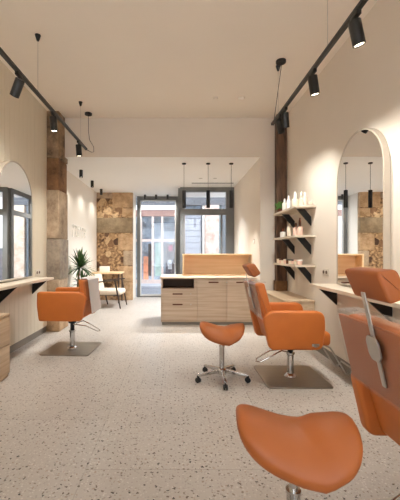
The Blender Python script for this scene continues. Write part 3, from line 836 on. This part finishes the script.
track_spot(XT2, 3.92, ZT, (.2, .35, -1), 'lower black spotlight at the far end of the right track', gr, WL)
track_spot(XT2, 4.12, ZT, (.5, .8, -.9), 'tilted black spotlight at the very end of the right track, above the shelves', gr, WL*.35, 75)
for yy in (-1.2, .1, 1.3): track_spot(XT, yy, ZT, (-.5, .1, -1), 'added unseen fill spotlight on the left track beyond the near frame edge', gl, WL*.6)  # extra heads added out of view for fill light
for yy in (-1.2, .1, 1.2): track_spot(XT2, yy, ZT, (.5, .1, -1), 'added unseen fill spotlight on the right track beyond the near frame edge', gr, WL*.6)  # likewise added unseen, to brighten the room and ceiling

# pendants
gp = 'slim black pendants above the desk'
def pendant(x, label):
    t = thing('pendant_lamp', label, 'pendant lamp', (x, 6.2, HB), 0, gp)
    MB().lathe([(0, -.02), (.035, -.02), (.04, -.015), (.04, 0), (0, 0)], seg=20).build('canopy', M['black'], t)
    MB().tube([(0, 0, -.02), (0, 0, -.5)], .0035, 6).build('cable', M['black'], t)
    MB().lathe([(0, 0), (.01, 0), (.036, -.008), (.036, -.33), (.031, -.33), (.031, -.3), (0, -.3)], c=(0, 0, -.5), seg=20).build('lamp_shade', M['black'], t)
    MB().lathe([(0, 0), (.029, 0), (.029, .005), (0, .005)], c=(0, 0, -.807), seg=16).build('lamp_lens', M['lens2'], t)
    spot_light('spot_lamp', t, (0, 0, -.84), (0, 0, -1), 90, 100, .8, .03)
pendant(.13, 'slim black pendant lamp, left of the three over the desk')
pendant(.58, 'slim black pendant lamp, middle of the three over the desk')
pendant(1.01, 'slim black pendant lamp nearest the right wall over the desk')
# surface cylinders
gc = 'small black ceiling cylinders'
def cyl_light(x, y, label, W, h=.15, r=.035, aim=(.3, 0, -1)):
    t = thing('ceiling_downlight', label, 'downlight', (x, y, HB), 0, gc)
    MB().lathe([(0, 0), (r, 0), (r, -h), (r-.006, -h), (r-.007, -h+.015), (0, -h+.015)], seg=20).build('lamp_housing', M['black'], t)
    MB().lathe([(0, 0), (r-.009, 0), (r-.009, .004), (0, .004)], c=(0, 0, -h+.01), seg=16).build('lamp_lens', M['lens2'], t)
    spot_light('spot_lamp', t, (0, 0, -h-.01), aim, W, 150, .9, .03)
cyl_light(-1.93, 6.7, 'black ceiling cylinder nearest the pillar, first of the row along the lettered wall', 50)
cyl_light(-1.96, 7.7, 'black ceiling cylinder in the middle of the row along the lettered wall', 50)
cyl_light(-1.98, 8.7, 'black ceiling cylinder nearest the rubble pier along the lettered wall', 50)
cyl_light(-.92, 9.55, 'leftmost of three black cylinders in front of the entrance door head', 60, .12, .03)
cyl_light(-.6, 9.55, 'middle of three black cylinders in front of the entrance door head', 60, .12, .03)
cyl_light(-.27, 9.55, 'rightmost of three black cylinders in front of the entrance door head', 60, .12, .03)
# recessed
for x, lab in ((.53, 'left'), (.85, 'right')):
    t = thing('recessed_downlight', 'small recessed ceiling spot, %s of the pair behind the pendants' % lab, 'downlight', (x, 7.45, HB), 0, 'recessed pair')
    MB().lathe([(.03, -.004), (.042, -.004), (.042, 0), (.03, 0)], seg=20).build('ring', M['satin'], t)
    MB().lathe([(0, -.002), (.03, -.002), (.03, 0), (0, 0)], seg=20).build('lamp_lens', M['lens2'], t)
    spot_light('spot_lamp', t, (0, 0, -.02), (-.35, 0, -1), 650, 115, .8, .03, (.93, .97, 1))
tag(MB().box(-.5, .5, -.03, .03, -.006, 0).build('air_vent', M['frame'], None, (.85, 7.95, HB)), 'slim grey linear air vent in the rear ceiling before the window', 'vent')
tag(MB().lathe([(0, -.035), (.02, -.035), (.05, -.02), (.055, 0), (0, 0)], seg=24).build('smoke_detector', M['ceiling'], None, (.98, 5.05, H)), 'larger round smoke detector on the main ceiling, nearer the right track', 'smoke detector')

bounce_sun = bpy.data.lights.new('bounce_sun', 'SUN'); bounce_sun.energy = 2200; bounce_sun.angle = .02; bounce_sun.color = (1, .97, .92)  # added sunlight, aimed at the unseen pavement to bounce onto the ceiling
so = bpy.data.objects.new('bounce_sun', bounce_sun); COL.objects.link(so)
so.rotation_mode = 'QUATERNION'; so.rotation_quaternion = Vector((.1, -.42, -.9)).to_track_quat('-Z', 'Y')
tag(MB().lathe([(0, -.02), (.03, -.02), (.04, 0), (0, 0)], seg=24).build('smoke_detector', M['ceiling'], None, (.585, 5.05, H)), 'smaller round white detector left of the smoke detector on the main ceiling', 'smoke detector')
# ------------------------------------------------------------------ world, camera
wd = bpy.data.worlds.new('World'); sc.world = wd; wd.use_nodes = True
nt = wd.node_tree; nt.nodes.clear()
o = nt.nodes.new('ShaderNodeOutputWorld'); bg = nt.nodes.new('ShaderNodeBackground')
tc = nt.nodes.new('ShaderNodeTexCoord'); sx = nt.nodes.new('ShaderNodeSeparateXYZ')
r = nt.nodes.new('ShaderNodeValToRGB'); r.color_ramp.elements[0].color = (.88, .93, 1, 1); r.color_ramp.elements[1].color = (.75, .86, 1, 1)
nt.links.new(tc.outputs['Generated'], sx.inputs[0]); nt.links.new(sx.outputs[2], r.inputs[0]); nt.links.new(r.outputs[0], bg.inputs[0])
bg.inputs[1].default_value = 6.8
nt.links.new(bg.outputs[0], o.inputs[0])

cam = bpy.data.cameras.new('Camera'); co = bpy.data.objects.new('Camera', cam); COL.objects.link(co)
co.location = (0, 0, 1.3); co.rotation_euler = (PI/2, 0, 0)
cam.sensor_fit = 'VERTICAL'; cam.sensor_height = 36; cam.lens = 36*333/500
cam.shift_x = 23/500; cam.shift_y = 3/500
cam.clip_start = .05
sc.camera = co
sc.view_settings.view_transform = 'Standard'; sc.view_settings.look = 'None'; sc.view_settings.gamma = 1
sc.view_settings.exposure = -.82
sc.view_settings.use_curve_mapping = False
sc.cycles.max_bounces = 14; sc.cycles.diffuse_bounces = 8; sc.cycles.transparent_max_bounces = 16
sc.cycles.caustics_reflective = False; sc.cycles.caustics_refractive = False
sc.cycles.sample_clamp_indirect = 8
sc.cycles.use_denoising = True
